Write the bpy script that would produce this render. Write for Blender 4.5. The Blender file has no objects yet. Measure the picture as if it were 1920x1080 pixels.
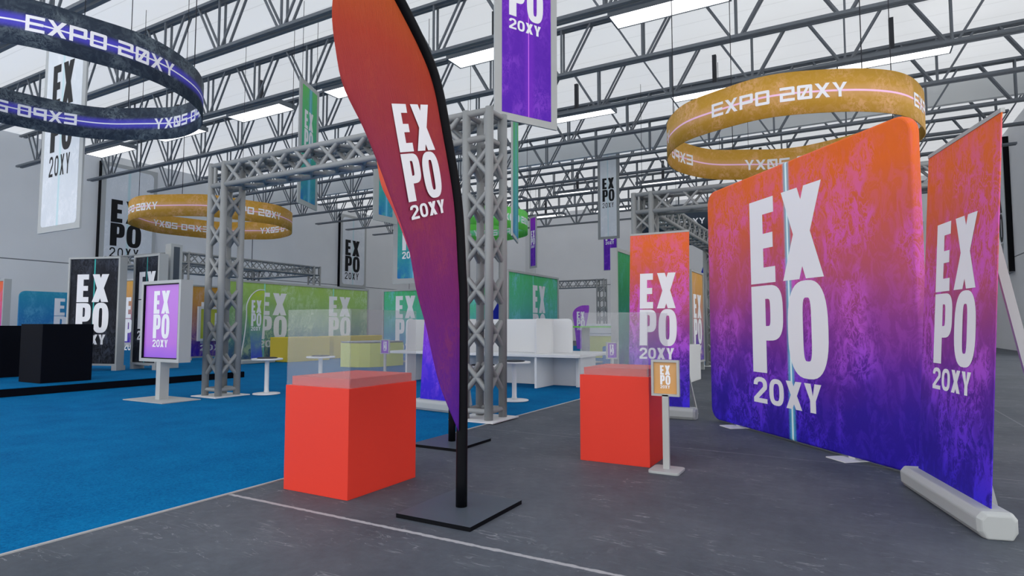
import bpy, bmesh, math, random
from mathutils import Vector, Matrix
random.seed(7)
SC = bpy.context.scene
COL = SC.collection
PI = math.pi
R = math.radians

# ------------------------------------------------------------------ helpers
def lin(c):
    return tuple(((v / 255) / 12.92 if v / 255 <= 0.04045 else ((v / 255 + 0.055) / 1.055) ** 2.4) for v in c)

def L4(c, k=1.0):
    r = lin(c)
    return (min(r[0] * k, 1), min(r[1] * k, 1), min(r[2] * k, 1), 1)

class MB:
    """collects shapes into one mesh; every vertex also gets a (u, v) pair"""
    def __init__(self):
        self.v = []; self.f = []; self.uv = {}; self.smooth = []
    def _add(self, vs, fs, uvs=None, smooth=False):
        b = len(self.v)
        self.v += [tuple(p) for p in vs]
        for f in fs:
            self.f.append([b + i for i in f]); self.smooth.append(smooth)
        if uvs:
            for i, q in enumerate(uvs):
                self.uv[b + i] = q
        return self
    def box(self, x0, x1, y0, y1, z0, z1):
        vs = [(x, y, z) for z in (z0, z1) for y in (y0, y1) for x in (x0, x1)]
        fs = [(0, 2, 3, 1), (4, 5, 7, 6), (0, 1, 5, 4), (2, 6, 7, 3), (0, 4, 6, 2), (1, 3, 7, 5)]
        uv = [((x - x0) / max(x1 - x0, 1e-6), (z - z0) / max(z1 - z0, 1e-6)) for (x, y, z) in vs]
        return self._add(vs, fs, uv)
    def tube(self, p0, p1, r, n=8, r1=None, caps=True):
        p0 = Vector(p0); p1 = Vector(p1); d = (p1 - p0)
        if d.length < 1e-6: return self
        d.normalize()
        a = Vector((0, 0, 1)) if abs(d.z) < 0.9 else Vector((1, 0, 0))
        u = d.cross(a).normalized(); w = d.cross(u)
        r1 = r if r1 is None else r1
        vs = []
        for p, rr in ((p0, r), (p1, r1)):
            for i in range(n):
                t = 2 * PI * i / n
                vs.append(p + u * (rr * math.cos(t)) + w * (rr * math.sin(t)))
        fs = [(i, (i + 1) % n, n + (i + 1) % n, n + i) for i in range(n)]
        self._add(vs, fs, None, True)
        if caps:
            b = len(self.v) - 2 * n
            self.f.append([b + i for i in range(n)][::-1]); self.smooth.append(False)
            self.f.append([b + n + i for i in range(n)]); self.smooth.append(False)
        return self
    def sweep(self, pts, r, n=10):
        P = [Vector(p) for p in pts]; vs = []; m = len(P)
        for i, p in enumerate(P):
            d = (P[min(i + 1, m - 1)] - P[max(i - 1, 0)]).normalized()
            u = Vector((0, 1, 0)) if abs(d.y) < .9 else Vector((1, 0, 0)); w = d.cross(u).normalized(); u = w.cross(d)
            for k in range(n):
                t = 2 * PI * k / n
                vs.append(p + u * (r * math.cos(t)) + w * (r * math.sin(t)))
        fs = [(i * n + k, i * n + (k + 1) % n, (i + 1) * n + (k + 1) % n, (i + 1) * n + k) for i in range(m - 1) for k in range(n)]
        b = len(self.v)
        self._add(vs, fs, None, True)
        self.f.append([b + i for i in range(n)]); self.smooth.append(False)
        self.f.append([b + (m - 1) * n + i for i in range(n)][::-1]); self.smooth.append(False)
        return self
    def bar(self, p0, p1, w, h, up=(0, 0, 1)):
        p0 = Vector(p0); p1 = Vector(p1); d = (p1 - p0).normalized(); up = Vector(up)
        s = d.cross(up)
        if s.length < 1e-5: s = Vector((1, 0, 0))
        s.normalize(); t = s.cross(d).normalized()
        vs = []
        for p in (p0, p1):
            for a, b in ((-1, -1), (1, -1), (1, 1), (-1, 1)):
                vs.append(p + s * (a * w / 2) + t * (b * h / 2))
        return self._add(vs, [(0, 1, 5, 4), (1, 2, 6, 5), (2, 3, 7, 6), (3, 0, 4, 7), (3, 2, 1, 0), (4, 5, 6, 7)])
    def prism(self, poly, y0, y1, uvbox=None, lean=None):
        """2-D outline (x, z) pushed from y0 (front, facing -y) to y1"""
        n = len(poly)
        xs = [p[0] for p in poly]; zs = [p[1] for p in poly]
        ub = uvbox or (min(xs), max(xs), min(zs), max(zs))
        L = (lambda z: 0) if lean is None else lean
        vs = [(x, y0 + L(z), z) for x, z in poly] + [(x, y1 + L(z), z) for x, z in poly]
        uv = [((x - ub[0]) / (ub[1] - ub[0]), (z - ub[2]) / (ub[3] - ub[2])) for x, z in poly] * 2
        fs = [list(range(n)), list(range(n, 2 * n))[::-1]]
        fs += [(i, n + i, n + (i + 1) % n, (i + 1) % n) for i in range(n)]
        return self._add(vs, fs, uv)
    def face(self, pts):
        return self._add(pts, [list(range(len(pts)))])
    def lathe(self, prof, cx=0, cy=0, n=32):
        vs = []; fs = []
        for r, z in prof:
            for i in range(n):
                t = 2 * PI * i / n
                vs.append((cx + r * math.cos(t), cy + r * math.sin(t), z))
        for k in range(len(prof) - 1):
            for i in range(n):
                fs.append((k * n + i, k * n + (i + 1) % n, (k + 1) * n + (i + 1) % n, (k + 1) * n + i))
        self._add(vs, fs, None, True)
        b = len(self.v) - len(vs)
        self.f.append([b + i for i in range(n)][::-1]); self.smooth.append(False)
        m = b + (len(prof) - 1) * n
        self.f.append([m + i for i in range(n)]); self.smooth.append(False)
        return self
    def build(self, name, mat, parent=None, loc=None, rz=None, bevel=0, seg=2):
        me = bpy.data.meshes.new(name)
        me.from_pydata(self.v, [], self.f); me.update()
        if self.uv:
            ul = me.uv_layers.new(name='UVMap')
            for lp in me.loops:
                ul.data[lp.index].uv = self.uv.get(lp.vertex_index, (0, 0))
        bm = bmesh.new(); bm.from_mesh(me)
        bmesh.ops.recalc_face_normals(bm, faces=bm.faces) if name not in ('lettering',) else None
        bm.to_mesh(me); bm.free()
        for p, s in zip(me.polygons, self.smooth):
            p.use_smooth = s
        me.materials.append(mat)
        o = bpy.data.objects.new(name, me); COL.objects.link(o)
        if parent: o.parent = parent
        if loc is not None: o.location = loc
        if rz is not None: o.rotation_euler = (0, 0, rz)
        if bevel:
            m = o.modifiers.new('bevel', 'BEVEL'); m.width = bevel; m.segments = seg; m.limit_method = 'ANGLE'; m.angle_limit = R(40)
        return o

def tag(o, label=None, cat=None, group=None, kind=None):
    if label: o['label'] = label
    if cat: o['category'] = cat
    if group: o['group'] = group
    if kind: o['kind'] = kind
    return o

def empty(name, loc, rz=0, label=None, cat=None, group=None):
    o = bpy.data.objects.new(name, None); COL.objects.link(o)
    o.empty_display_size = 0.2
    o.location = loc; o.rotation_euler = (0, 0, rz)
    return tag(o, label, cat, group)

def dup(root, loc=None, rz=None, label=None):
    c = root.copy(); COL.objects.link(c)
    if loc is not None: c.location = loc
    if rz is not None: c.rotation_euler = (0, 0, rz)
    if label: c['label'] = label
    for ch in list(root.children):
        d = ch.copy(); COL.objects.link(d); d.parent = c
        for g in list(ch.children):
            e = g.copy(); COL.objects.link(e); e.parent = d
    return c

def rrect(x0, x1, z0, z1, r, n=6, corners=(1, 1, 1, 1)):
    """rounded rectangle; corners bl, br, tr, tl"""
    pts = []
    for (cx, cz, a0, k) in ((x0, z0, PI, 0), (x1, z0, 1.5 * PI, 1), (x1, z1, 0, 2), (x0, z1, .5 * PI, 3)):
        if not corners[k] or r <= 0:
            pts.append((cx, cz)); continue
        ox = cx + (r if cx == x0 else -r); oz = cz + (r if cz == z0 else -r)
        for i in range(n + 1):
            t = a0 + .5 * PI * i / n
            pts.append((ox + r * math.cos(t), oz + r * math.sin(t)))
    return pts

# ------------------------------------------------------------------ materials
def new_mat(name):
    m = bpy.data.materials.new(name); m.use_nodes = True
    nt = m.node_tree
    return m, nt, nt.nodes['Principled BSDF']

def plain(name, c, rough=.6, metal=0, k=1.0, spec=.3, noise=0.0, nscale=6):
    m, nt, b = new_mat(name)
    b.inputs['Roughness'].default_value = rough
    b.inputs['Metallic'].default_value = metal
    b.inputs['Specular IOR Level'].default_value = spec
    if noise:
        tc = nt.nodes.new('ShaderNodeTexCoord'); nz = nt.nodes.new('ShaderNodeTexNoise')
        nz.inputs['Scale'].default_value = nscale; nz.inputs['Detail'].default_value = 5
        nt.links.new(tc.outputs['Object'], nz.inputs['Vector'])
        mx = nt.nodes.new('ShaderNodeMix'); mx.data_type = 'RGBA'
        c0 = L4(c, k); mx.inputs[6].default_value = tuple(v * (1 - noise) for v in c0[:3]) + (1,)
        mx.inputs[7].default_value = tuple(min(v * (1 + noise), 1) for v in c0[:3]) + (1,)
        nt.links.new(nz.outputs['Fac'], mx.inputs[0]); nt.links.new(mx.outputs[2], b.inputs['Base Color'])
    else:
        b.inputs['Base Color'].default_value = L4(c, k)
    return m

PK = 1.08     # printed inks are a little lighter than they photograph
def printed(name, stops, grunge=None, gamt=.5, gscale=5.0, lines=(), weave=0.0, k=PK, rough=.65, glo=.52, ghi=.72, two=False, vstretch=.55):
    """printed fabric: ink runs up the sheet (v), worn flecks over it, thin light beams drawn at u"""
    m, nt, b = new_mat(name)
    N = nt.nodes.new; K = nt.links.new
    b.inputs['Roughness'].default_value = rough; b.inputs['Specular IOR Level'].default_value = .2
    uv = N('ShaderNodeUVMap'); uv.uv_map = 'UVMap'
    sp = N('ShaderNodeSeparateXYZ'); K(uv.outputs[0], sp.inputs[0])
    tc = N('ShaderNodeTexCoord')
    mp = N('ShaderNodeMapping'); mp.inputs['Scale'].default_value = (1, 1, vstretch); K(tc.outputs['Object'], mp.inputs[0])
    wob = N('ShaderNodeTexNoise'); wob.inputs['Scale'].default_value = 1.1; wob.inputs['Detail'].default_value = 3
    K(mp.outputs[0], wob.inputs['Vector'])
    ma = N('ShaderNodeMath'); ma.operation = 'MULTIPLY_ADD'; ma.inputs[1].default_value = .16; K(wob.outputs['Fac'], ma.inputs[0]); K(sp.outputs['Y'], ma.inputs[2])
    ms = N('ShaderNodeMath'); ms.operation = 'SUBTRACT'; ms.inputs[1].default_value = .08; K(ma.outputs[0], ms.inputs[0])
    cr = N('ShaderNodeValToRGB'); el = cr.color_ramp.elements
    while len(el) < len(stops): el.new(.5)
    for e, (p, c) in zip(el, stops):
        e.position = p; e.color = L4(c, k)
    K(ms.outputs[0], cr.inputs[0])
    out = cr.outputs[0]
    if grunge:
        n1 = N('ShaderNodeTexNoise'); n1.inputs['Scale'].default_value = gscale * 2.2; n1.inputs['Detail'].default_value = 3; n1.inputs['Distortion'].default_value = 1.6
        n2 = N('ShaderNodeTexNoise'); n2.inputs['Scale'].default_value = gscale * .3; n2.inputs['Detail'].default_value = 3
        n3 = N('ShaderNodeTexNoise'); n3.inputs['Scale'].default_value = gscale * 1.3; n3.inputs['Detail'].default_value = 8; n3.inputs['Roughness'].default_value = .7; n3.inputs['Distortion'].default_value = 1.0
        for q in (n1, n2, n3): K(mp.outputs[0], q.inputs['Vector'])
        def M2(op, a, b_, c=None):
            q = N('ShaderNodeMath'); q.operation = op
            for ii, v in enumerate((a, b_, c)):
                if v is None: continue
                if isinstance(v, (int, float)): q.inputs[ii].default_value = v
                else: K(v, q.inputs[ii])
            return q.outputs[0]
        def RM(src, lo, hi, a=0.0, b_=1.0):
            q = N('ShaderNodeMapRange'); q.interpolation_type = 'SMOOTHSTEP'; q.inputs[1].default_value = lo; q.inputs[2].default_value = hi; q.inputs[3].default_value = a; q.inputs[4].default_value = b_; K(src, q.inputs[0]); return q.outputs[0]
        gate = RM(n2.outputs['Fac'], glo - .08, ghi - .12)              # where the print is worn
        worm = RM(M2('ABSOLUTE', M2('SUBTRACT', n1.outputs['Fac'], .5), 0), .06, .02)   # curly flecks
        wear = RM(n3.outputs['Fac'], .46, .60)
        tot = M2('ADD', M2('MULTIPLY', M2('MAXIMUM', M2('MULTIPLY', worm, .8), wear), gate), M2('MULTIPLY', wear, .25))
        r2 = N('ShaderNodeMath'); r2.operation = 'MULTIPLY'; r2.use_clamp = True; r2.inputs[1].default_value = gamt; K(tot, r2.inputs[0])
        mx = N('ShaderNodeMix'); mx.data_type = 'RGBA'
        K(r2.outputs[0], mx.inputs[0]); K(out, mx.inputs[6])
        if isinstance(grunge[0], tuple):
            g = N('ShaderNodeValToRGB'); ge = g.color_ramp.elements
            while len(ge) < len(grunge): ge.new(.5)
            for e, (p, c) in zip(ge, grunge):
                e.position = p; e.color = L4(c, k)
            K(ms.outputs[0], g.inputs[0]); K(g.outputs[0], mx.inputs[7])
        else:
            mx.inputs[7].default_value = L4(grunge, k)
        out = mx.outputs[2]
    for (axis, at, half, col, amt) in lines:
        d = N('ShaderNodeMath'); d.operation = 'SUBTRACT'; d.inputs[1].default_value = at; K(sp.outputs['X' if axis == 'u' else 'Y'], d.inputs[0])
        a = N('ShaderNodeMath'); a.operation = 'ABSOLUTE'; K(d.outputs[0], a.inputs[0])
        r3 = N('ShaderNodeMapRange'); r3.interpolation_type = 'SMOOTHSTEP'; r3.inputs[1].default_value = half; r3.inputs[2].default_value = half * .25
        r3.inputs[3].default_value = 0; r3.inputs[4].default_value = amt; K(a.outputs[0], r3.inputs[0])
        mx = N('ShaderNodeMix'); mx.data_type = 'RGBA'; K(r3.outputs[0], mx.inputs[0]); K(out, mx.inputs[6]); mx.inputs[7].default_value = L4(col, k)
        out = mx.outputs[2]
    K(out, b.inputs['Base Color'])
    if weave:
        mpw = N('ShaderNodeMapping'); mpw.inputs['Rotation'].default_value = (0, R(20), 0); mpw.inputs['Scale'].default_value = (1, 1, 1)
        K(tc.outputs['Object'], mpw.inputs[0])
        nw = N('ShaderNodeTexNoise'); nw.inputs['Scale'].default_value = 1.0; nw.inputs['Detail'].default_value = 4
        ms2 = N('ShaderNodeMapping'); ms2.inputs['Scale'].default_value = (140, 140, 9); K(mpw.outputs[0], ms2.inputs[0]); K(ms2.outputs[0], nw.inputs['Vector'])
        bp = N('ShaderNodeBump'); bp.inputs['Strength'].default_value = weave; bp.inputs['Distance'].default_value = .01
        K(nw.outputs['Fac'], bp.inputs['Height']); K(bp.outputs[0], b.inputs['Normal'])
    return m

def emis(name, c, s):
    m, nt, b = new_mat(name)
    b.inputs['Base Color'].default_value = L4(c)
    b.inputs['Emission Color'].default_value = L4(c); b.inputs['Emission Strength'].default_value = s
    return m

M = {}
M['white'] = plain('white paint', (236, 238, 240), .5, k=.84)
M['ink'] = plain('white print', (240, 241, 246), .6, k=.98)
M['blackink'] = plain('black print', (10, 12, 18), .6)
M['black'] = plain('black coating', (7, 9, 15), .55, spec=.12)
M['blackmatte'] = plain('black laminate', (8, 10, 19), .7, spec=.08)
M['plate'] = plain('dark steel plate', (70, 79, 90), .5, spec=.3)
M['steel'] = plain('painted truss steel', (104, 110, 117), .55, spec=.3)
M['alu'] = plain('brushed aluminium', (142, 145, 146), .5, metal=.1, spec=.35)
M['frame'] = plain('satin grey frame', (174, 177, 177), .5)
M['greyhousing'] = plain('light grey plastic', (206, 211, 212), .5, k=.66)
M['red'] = plain('red laminate', (220, 60, 45), .5, spec=.25)
M['yellow'] = plain('yellow laminate', (216, 192, 64), .6)
M['lime'] = plain('pale lime laminate', (214, 220, 122), .6)
M['bluefab'] = plain('blue upholstery', (48, 122, 186), .8)
M['purpleplastic'] = plain('purple plastic', (116, 30, 190), .5)
M['greentop'] = plain('green laminate', (120, 210, 80), .5)
M['cushion'] = plain('black seat pad', (34, 38, 50), .6)
M['rod'] = plain('dark rod', (52, 54, 60), .6)
M['lamp'] = emis('lamp diffuser', (255, 255, 255), 2.2)

# concrete floor with scratches and joint lines
def floor_mat():
    m, nt, b = new_mat('worn concrete')
    N = nt.nodes.new; K = nt.links.new
    tc = N('ShaderNodeTexCoord'); P = tc.outputs['Object']
    n1 = N('ShaderNodeTexNoise'); n1.inputs['Scale'].default_value = .55; n1.inputs['Detail'].default_value = 6; n1.inputs['Roughness'].default_value = .65; K(P, n1.inputs['Vector'])
    cr = N('ShaderNodeValToRGB'); cr.color_ramp.elements[0].position = .3; cr.color_ramp.elements[1].position = .72
    cr.color_ramp.elements[0].color = L4((62, 69, 79)); cr.color_ramp.elements[1].color = L4((90, 96, 105))
    K(n1.outputs['Fac'], cr.inputs[0])
    n2 = N('ShaderNodeTexNoise'); n2.inputs['Scale'].default_value = 9; n2.inputs['Detail'].default_value = 9; n2.inputs['Roughness'].default_value = .7; K(P, n2.inputs['Vector'])
    mx = N('ShaderNodeMix'); mx.data_type = 'RGBA'; mx.blend_type = 'OVERLAY'; mx.inputs[0].default_value = .35
    K(cr.outputs[0], mx.inputs[6]); K(n2.outputs['Fac'], mx.inputs[7])
    out = mx.outputs[2]
    # scratches: thin iso-lines of stretched noise, gated by patches
    for rot, sc, w, seed in ((.5, (1.0, 6.0, 1), .010, 3.1), (-.9, (1.2, 7.0, 1), .008, 9.7), (1.9, (.8, 5.0, 1), .008, 17.3)):
        mp = N('ShaderNodeMapping'); mp.inputs['Rotation'].default_value = (0, 0, rot); mp.inputs['Scale'].default_value = sc; mp.inputs['Location'].default_value = (seed, seed * 2, 0); K(P, mp.inputs[0])
        ns = N('ShaderNodeTexNoise'); ns.inputs['Scale'].default_value = 1.5; ns.inputs['Detail'].default_value = 3; ns.inputs['Distortion'].default_value = .8; K(mp.outputs[0], ns.inputs['Vector'])
        s = N('ShaderNodeMath'); s.operation = 'SUBTRACT'; s.inputs[1].default_value = .52; K(ns.outputs['Fac'], s.inputs[0])
        a = N('ShaderNodeMath'); a.operation = 'ABSOLUTE'; K(s.outputs[0], a.inputs[0])
        rr = N('ShaderNodeMapRange'); rr.inputs[1].default_value = w; rr.inputs[2].default_value = w * .2; rr.inputs[3].default_value = 0; rr.inputs[4].default_value = 1; K(a.outputs[0], rr.inputs[0])
        ng = N('ShaderNodeTexNoise'); ng.inputs['Scale'].default_value = 2.3; ng.inputs['Detail'].default_value = 5; ng.noise_dimensions = '4D'; ng.inputs['W'].default_value = seed; K(P, ng.inputs['Vector'])
        rg = N('ShaderNodeMapRange'); rg.inputs[1].default_value = .55; rg.inputs[2].default_value = .64; rg.inputs[4].default_value = .62; K(ng.outputs['Fac'], rg.inputs[0])
        mu = N('ShaderNodeMath'); mu.operation = 'MULTIPLY'; K(rr.outputs[0], mu.inputs[0]); K(rg.outputs[0], mu.inputs[1])
        m2 = N('ShaderNodeMix'); m2.data_type = 'RGBA'; K(mu.outputs[0], m2.inputs[0]); K(out, m2.inputs[6]); m2.inputs[7].default_value = L4((150, 154, 160))
        out = m2.outputs[2]
    np_ = N('ShaderNodeTexNoise'); np_.inputs['Scale'].default_value = .9; np_.inputs['Detail'].default_value = 3; K(P, np_.inputs['Vector'])
    nq = N('ShaderNodeTexNoise'); nq.inputs['Scale'].default_value = 5.5; nq.inputs['Detail'].default_value = 8; nq.inputs['Roughness'].default_value = .75; nq.inputs['Distortion'].default_value = 1.5; K(P, nq.inputs['Vector'])
    ra = N('ShaderNodeMapRange'); ra.inputs[1].default_value = .5; ra.inputs[2].default_value = .7; K(np_.outputs['Fac'], ra.inputs[0])
    rb = N('ShaderNodeMapRange'); rb.inputs[1].default_value = .58; rb.inputs[2].default_value = .74; rb.inputs[4].default_value = .7; K(nq.outputs['Fac'], rb.inputs[0])
    mm = N('ShaderNodeMath'); mm.operation = 'MULTIPLY'; K(ra.outputs[0], mm.inputs[0]); K(rb.outputs[0], mm.inputs[1])
    m4 = N('ShaderNodeMix'); m4.data_type = 'RGBA'; K(mm.outputs[0], m4.inputs[0]); K(out, m4.inputs[6]); m4.inputs[7].default_value = L4((140, 145, 152)); out = m4.outputs[2]
    # joint lines across the hall every 4.33 m, the first one painted white
    sp = N('ShaderNodeSeparateXYZ'); K(P, sp.inputs[0])
    nw = N('ShaderNodeTexNoise'); nw.inputs['Scale'].default_value = 14; nw.inputs['Detail'].default_value = 4; K(P, nw.inputs['Vector'])
    def line(axis, at, half, amt, col, period=None):
        nonlocal out
        s = N('ShaderNodeMath'); s.operation = 'SUBTRACT'; s.inputs[1].default_value = at; K(sp.outputs[axis], s.inputs[0])
        src = s.outputs[0]
        if period:
            q = N('ShaderNodeMath'); q.operation = 'PINGPONG'; q.inputs[1].default_value = period / 2; K(src, q.inputs[0]); src = q.outputs[0]
        a = N('ShaderNodeMath'); a.operation = 'ABSOLUTE'; K(src, a.inputs[0])
        wv = N('ShaderNodeMath'); wv.operation = 'MULTIPLY_ADD'; wv.inputs[1].default_value = half * 1.6; K(nw.outputs['Fac'], wv.inputs[0]); K(a.outputs[0], wv.inputs[2])
        r = N('ShaderNodeMapRange'); r.inputs[1].default_value = half * 1.9; r.inputs[2].default_value = half * 1.5; r.inputs[3].default_value = 0; r.inputs[4].default_value = amt; K(wv.outputs[0], r.inputs[0])
        m3 = N('ShaderNodeMix'); m3.data_type = 'RGBA'; K(r.outputs[0], m3.inputs[0]); K(out, m3.inputs[6]); m3.inputs[7].default_value = L4(col)
        out = m3.outputs[2]
    line('Y', 3.82, .022, .85, (178, 180, 184))
    line('Y', 3.82 + 4.33 * 2, .012, .35, (150, 152, 158), 4.33)
    line('X', 2.4, .014, .4, (140, 143, 150), 7.63)
    K(out, b.inputs['Base Color'])
    b.inputs['Roughness'].default_value = .62; b.inputs['Specular IOR Level'].default_value = .25
    bp = N('ShaderNodeBump'); bp.inputs['Strength'].default_value = .15; bp.inputs['Distance'].default_value = .02; K(n2.outputs['Fac'], bp.inputs['Height']); K(bp.outputs[0], b.inputs['Normal'])
    return m

def carpet_mat(name='blue carpet', c0=(0, 76, 128), c1=(8, 120, 176)):
    m, nt, b = new_mat(name)
    N = nt.nodes.new; K = nt.links.new
    tc = N('ShaderNodeTexCoord')
    n1 = N('ShaderNodeTexNoise'); n1.inputs['Scale'].default_value = 42; n1.inputs['Detail'].default_value = 4; n1.inputs['Roughness'].default_value = .8; K(tc.outputs['Object'], n1.inputs['Vector'])
    n2 = N('ShaderNodeTexNoise'); n2.inputs['Scale'].default_value = 1.6; n2.inputs['Detail'].default_value = 3; K(tc.outputs['Object'], n2.inputs['Vector'])
    ad = N('ShaderNodeMath'); ad.operation = 'MULTIPLY_ADD'; ad.inputs[1].default_value = .3; K(n2.outputs['Fac'], ad.inputs[0]); K(n1.outputs['Fac'], ad.inputs[2])
    cr = N('ShaderNodeValToRGB'); cr.color_ramp.elements[0].position = .42; cr.color_ramp.elements[1].position = .88
    cr.color_ramp.elements[0].color = L4(c0); cr.color_ramp.elements[1].color = L4(c1)
    K(ad.outputs[0], cr.inputs[0]); K(cr.outputs[0], b.inputs['Base Color'])
    b.inputs['Roughness'].default_value = .95; b.inputs['Specular IOR Level'].default_value = .05
    bp = N('ShaderNodeBump'); bp.inputs['Strength'].default_value = .4; bp.inputs['Distance'].default_value = .01; K(n1.outputs['Fac'], bp.inputs['Height']); K(bp.outputs[0], b.inputs['Normal'])
    return m

def wall_mat(name, base=(190, 192, 194), axis='Y', seams=()):
    m, nt, b = new_mat(name)
    N = nt.nodes.new; K = nt.links.new
    tc = N('ShaderNodeTexCoord'); sp = N('ShaderNodeSeparateXYZ'); K(tc.outputs['Object'], sp.inputs[0])
    nz = N('ShaderNodeTexNoise'); nz.inputs['Scale'].default_value = .35; nz.inputs['Detail'].default_value = 4; K(tc.outputs['Object'], nz.inputs['Vector'])
    mx = N('ShaderNodeMix'); mx.data_type = 'RGBA'; mx.inputs[6].default_value = L4(base, .95); mx.inputs[7].default_value = L4(base, 1.05); K(nz.outputs['Fac'], mx.inputs[0])
    out = mx.outputs[2]
    for ax, at, half in [('Z', 6.15, .035)] + list(seams):
        s = N('ShaderNodeMath'); s.operation = 'SUBTRACT'; s.inputs[1].default_value = at; K(sp.outputs[ax], s.inputs[0])
        a = N('ShaderNodeMath'); a.operation = 'ABSOLUTE'; K(s.outputs[0], a.inputs[0])
        r = N('ShaderNodeMath'); r.operation = 'LESS_THAN'; r.inputs[1].default_value = half; K(a.outputs[0], r.inputs[0])
        m3 = N('ShaderNodeMix'); m3.data_type = 'RGBA'; K(r.outputs[0], m3.inputs[0]); K(out, m3.inputs[6]); m3.inputs[7].default_value = L4((112, 116, 120)); out = m3.outputs[2]
    K(out, b.inputs['Base Color']); b.inputs['Roughness'].default_value = .85; b.inputs['Specular IOR Level'].default_value = .1
    return m

def roof_mat():
    """white fill light roof deck, translucency added to brighten the hall, with sheet seams"""
    m = bpy.data.materials.new('white fill light roof'); m.use_nodes = True
    nt = m.node_tree; nt.nodes.clear(); N = nt.nodes.new; K = nt.links.new
    o = N('ShaderNodeOutputMaterial'); mix = N('ShaderNodeMixShader'); tr = N('ShaderNodeBsdfTranslucent'); df = N('ShaderNodeBsdfDiffuse')
    tc = N('ShaderNodeTexCoord'); sp = N('ShaderNodeSeparateXYZ'); K(tc.outputs['Object'], sp.inputs[0])
    q = N('ShaderNodeMath'); q.operation = 'PINGPONG'; q.inputs[1].default_value = .72; K(sp.outputs['Y'], q.inputs[0])
    r = N('ShaderNodeMapRange'); r.inputs[1].default_value = .0; r.inputs[2].default_value = .03; K(q.outputs[0], r.inputs[0])
    mx = N('ShaderNodeMix'); mx.data_type = 'RGBA'; mx.inputs[6].default_value = (.70, .715, .73, 1); mx.inputs[7].default_value = (.86, .88, .90, 1); K(r.outputs[0], mx.inputs[0])
    K(mx.outputs[2], tr.inputs[0]); K(mx.outputs[2], df.inputs[0])
    mix.inputs[0].default_value = .245; K(df.outputs[0], mix.inputs[1]); K(tr.outputs[0], mix.inputs[2]); K(mix.outputs[0], o.inputs[0])
    return m

def glass_mat():
    m = bpy.data.materials.new('clear acrylic screen'); m.use_nodes = True
    nt = m.node_tree; nt.nodes.clear(); N = nt.nodes.new; K = nt.links.new
    o = N('ShaderNodeOutputMaterial'); mix = N('ShaderNodeMixShader'); t = N('ShaderNodeBsdfTransparent'); g = N('ShaderNodeBsdfPrincipled')
    t.inputs[0].default_value = (.97, .975, .98, 1)
    g.inputs['Base Color'].default_value = (.50, .52, .55, 1); g.inputs['Roughness'].default_value = .25
    mix.inputs[0].default_value = .17; K(t.outputs[0], mix.inputs[1]); K(g.outputs[0], mix.inputs[2]); K(mix.outputs[0], o.inputs[0])
    return m
M['glass'] = glass_mat()

# print designs
SUN = [(0, (36, 22, 150)), (.14, (50, 30, 152)), (.28, (88, 40, 150)), (.42, (136, 60, 142)), (.58, (182, 84, 108)), (.74, (204, 94, 72)), (.92, (222, 104, 40))]
SUNG = [(0, (58, 40, 214)), (.2, (112, 60, 214)), (.4, (184, 88, 204)), (.7, (212, 94, 176)), (1, (226, 104, 90))]
M['p_sun'] = printed('sunset fabric print', SUN, SUNG, .95, 4.6, [('u', .505, .022, (90, 190, 215), .75), ('u', .505, .006, (225, 250, 255), 1)], weave=.12)
M['p_roll'] = printed('sunset banner print', SUN, SUNG, 1.0, 6.0, glo=.47, ghi=.66)
M['p_flag'] = printed('sunset flag print', [(0, (96, 44, 178)), (.12, (108, 42, 160)), (.3, (132, 42, 128)), (.5, (160, 56, 100)), (.66, (172, 58, 72)), (.82, (188, 66, 46)), (.95, (205, 98, 36))], (206, 96, 66), .16, 9, weave=.8, k=.80)
M['p_flagfar'] = printed('bright sunset flag print', [(0, (120, 50, 190)), (.45, (190, 60, 130)), (.6, (218, 90, 96)), (.8, (226, 104, 52)), (1, (226, 110, 44))], (214, 100, 100), .1, 9)
M['p_purple'] = printed('purple banner print', [(0, (50, 28, 190)), (.2, (70, 40, 205)), (.45, (130, 50, 190)), (.8, (190, 80, 190)), (1, (212, 100, 205))], (150, 90, 230), .6, 6)
M['p_violet'] = printed('violet hanging print', [(0, (84, 32, 172)), (.35, (92, 36, 172)), (.7, (112, 34, 182)), (1, (158, 40, 200))], (136, 70, 205), .5, 6, [('u', .55, .14, (112, 44, 190), .8), ('u', .53, .012, (214, 120, 235), .9)])
M['p_teal'] = printed('teal wall print', [(0, (70, 86, 200)), (.22, (76, 130, 194)), (.45, (84, 164, 176)), (.7, (86, 184, 148)), (1, (80, 190, 112))], (120, 196, 214), .6, 4, [('u', .47, .012, (130, 220, 210), .7)])
M['p_tealhang'] = printed('teal hanging print', [(0, (36, 116, 176)), (.25, (54, 156, 156)), (.6, (76, 180, 126)), (1, (100, 192, 100))], (96, 185, 160), .4, 6, [('u', .55, .16, (90, 170, 205), .75), ('u', .55, .015, (170, 230, 240), .8)])
M['p_greendark'] = printed('dark green print', [(0, (30, 50, 150)), (.3, (14, 96, 104)), (.7, (28, 120, 74)), (1, (56, 150, 84))], (70, 160, 150), .3, 4)
M['p_lime'] = printed('lime wall print', [(0, (58, 88, 140)), (.25, (84, 132, 140)), (.5, (128, 168, 136)), (.75, (150, 188, 112)), (1, (160, 196, 98))], (192, 216, 176), .6, 3.2, [('u', .21, .007, (140, 222, 214), .9), ('u', .705, .007, (140, 222, 214), .9)])
M['p_limefl'] = printed('lime flag print', [(0, (66, 84, 200)), (.3, (100, 140, 170)), (.55, (122, 172, 96)), (1, (186, 206, 50))], (150, 190, 150), .3, 5)
M['p_dark'] = printed('black slate print', [(0, (9, 12, 22)), (.5, (12, 16, 28)), (1, (18, 22, 34))], (70, 78, 94), .55, 4.2, [('u', .5, .02, (60, 190, 186), .85)], k=1.0, glo=.5, ghi=.75)
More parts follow.
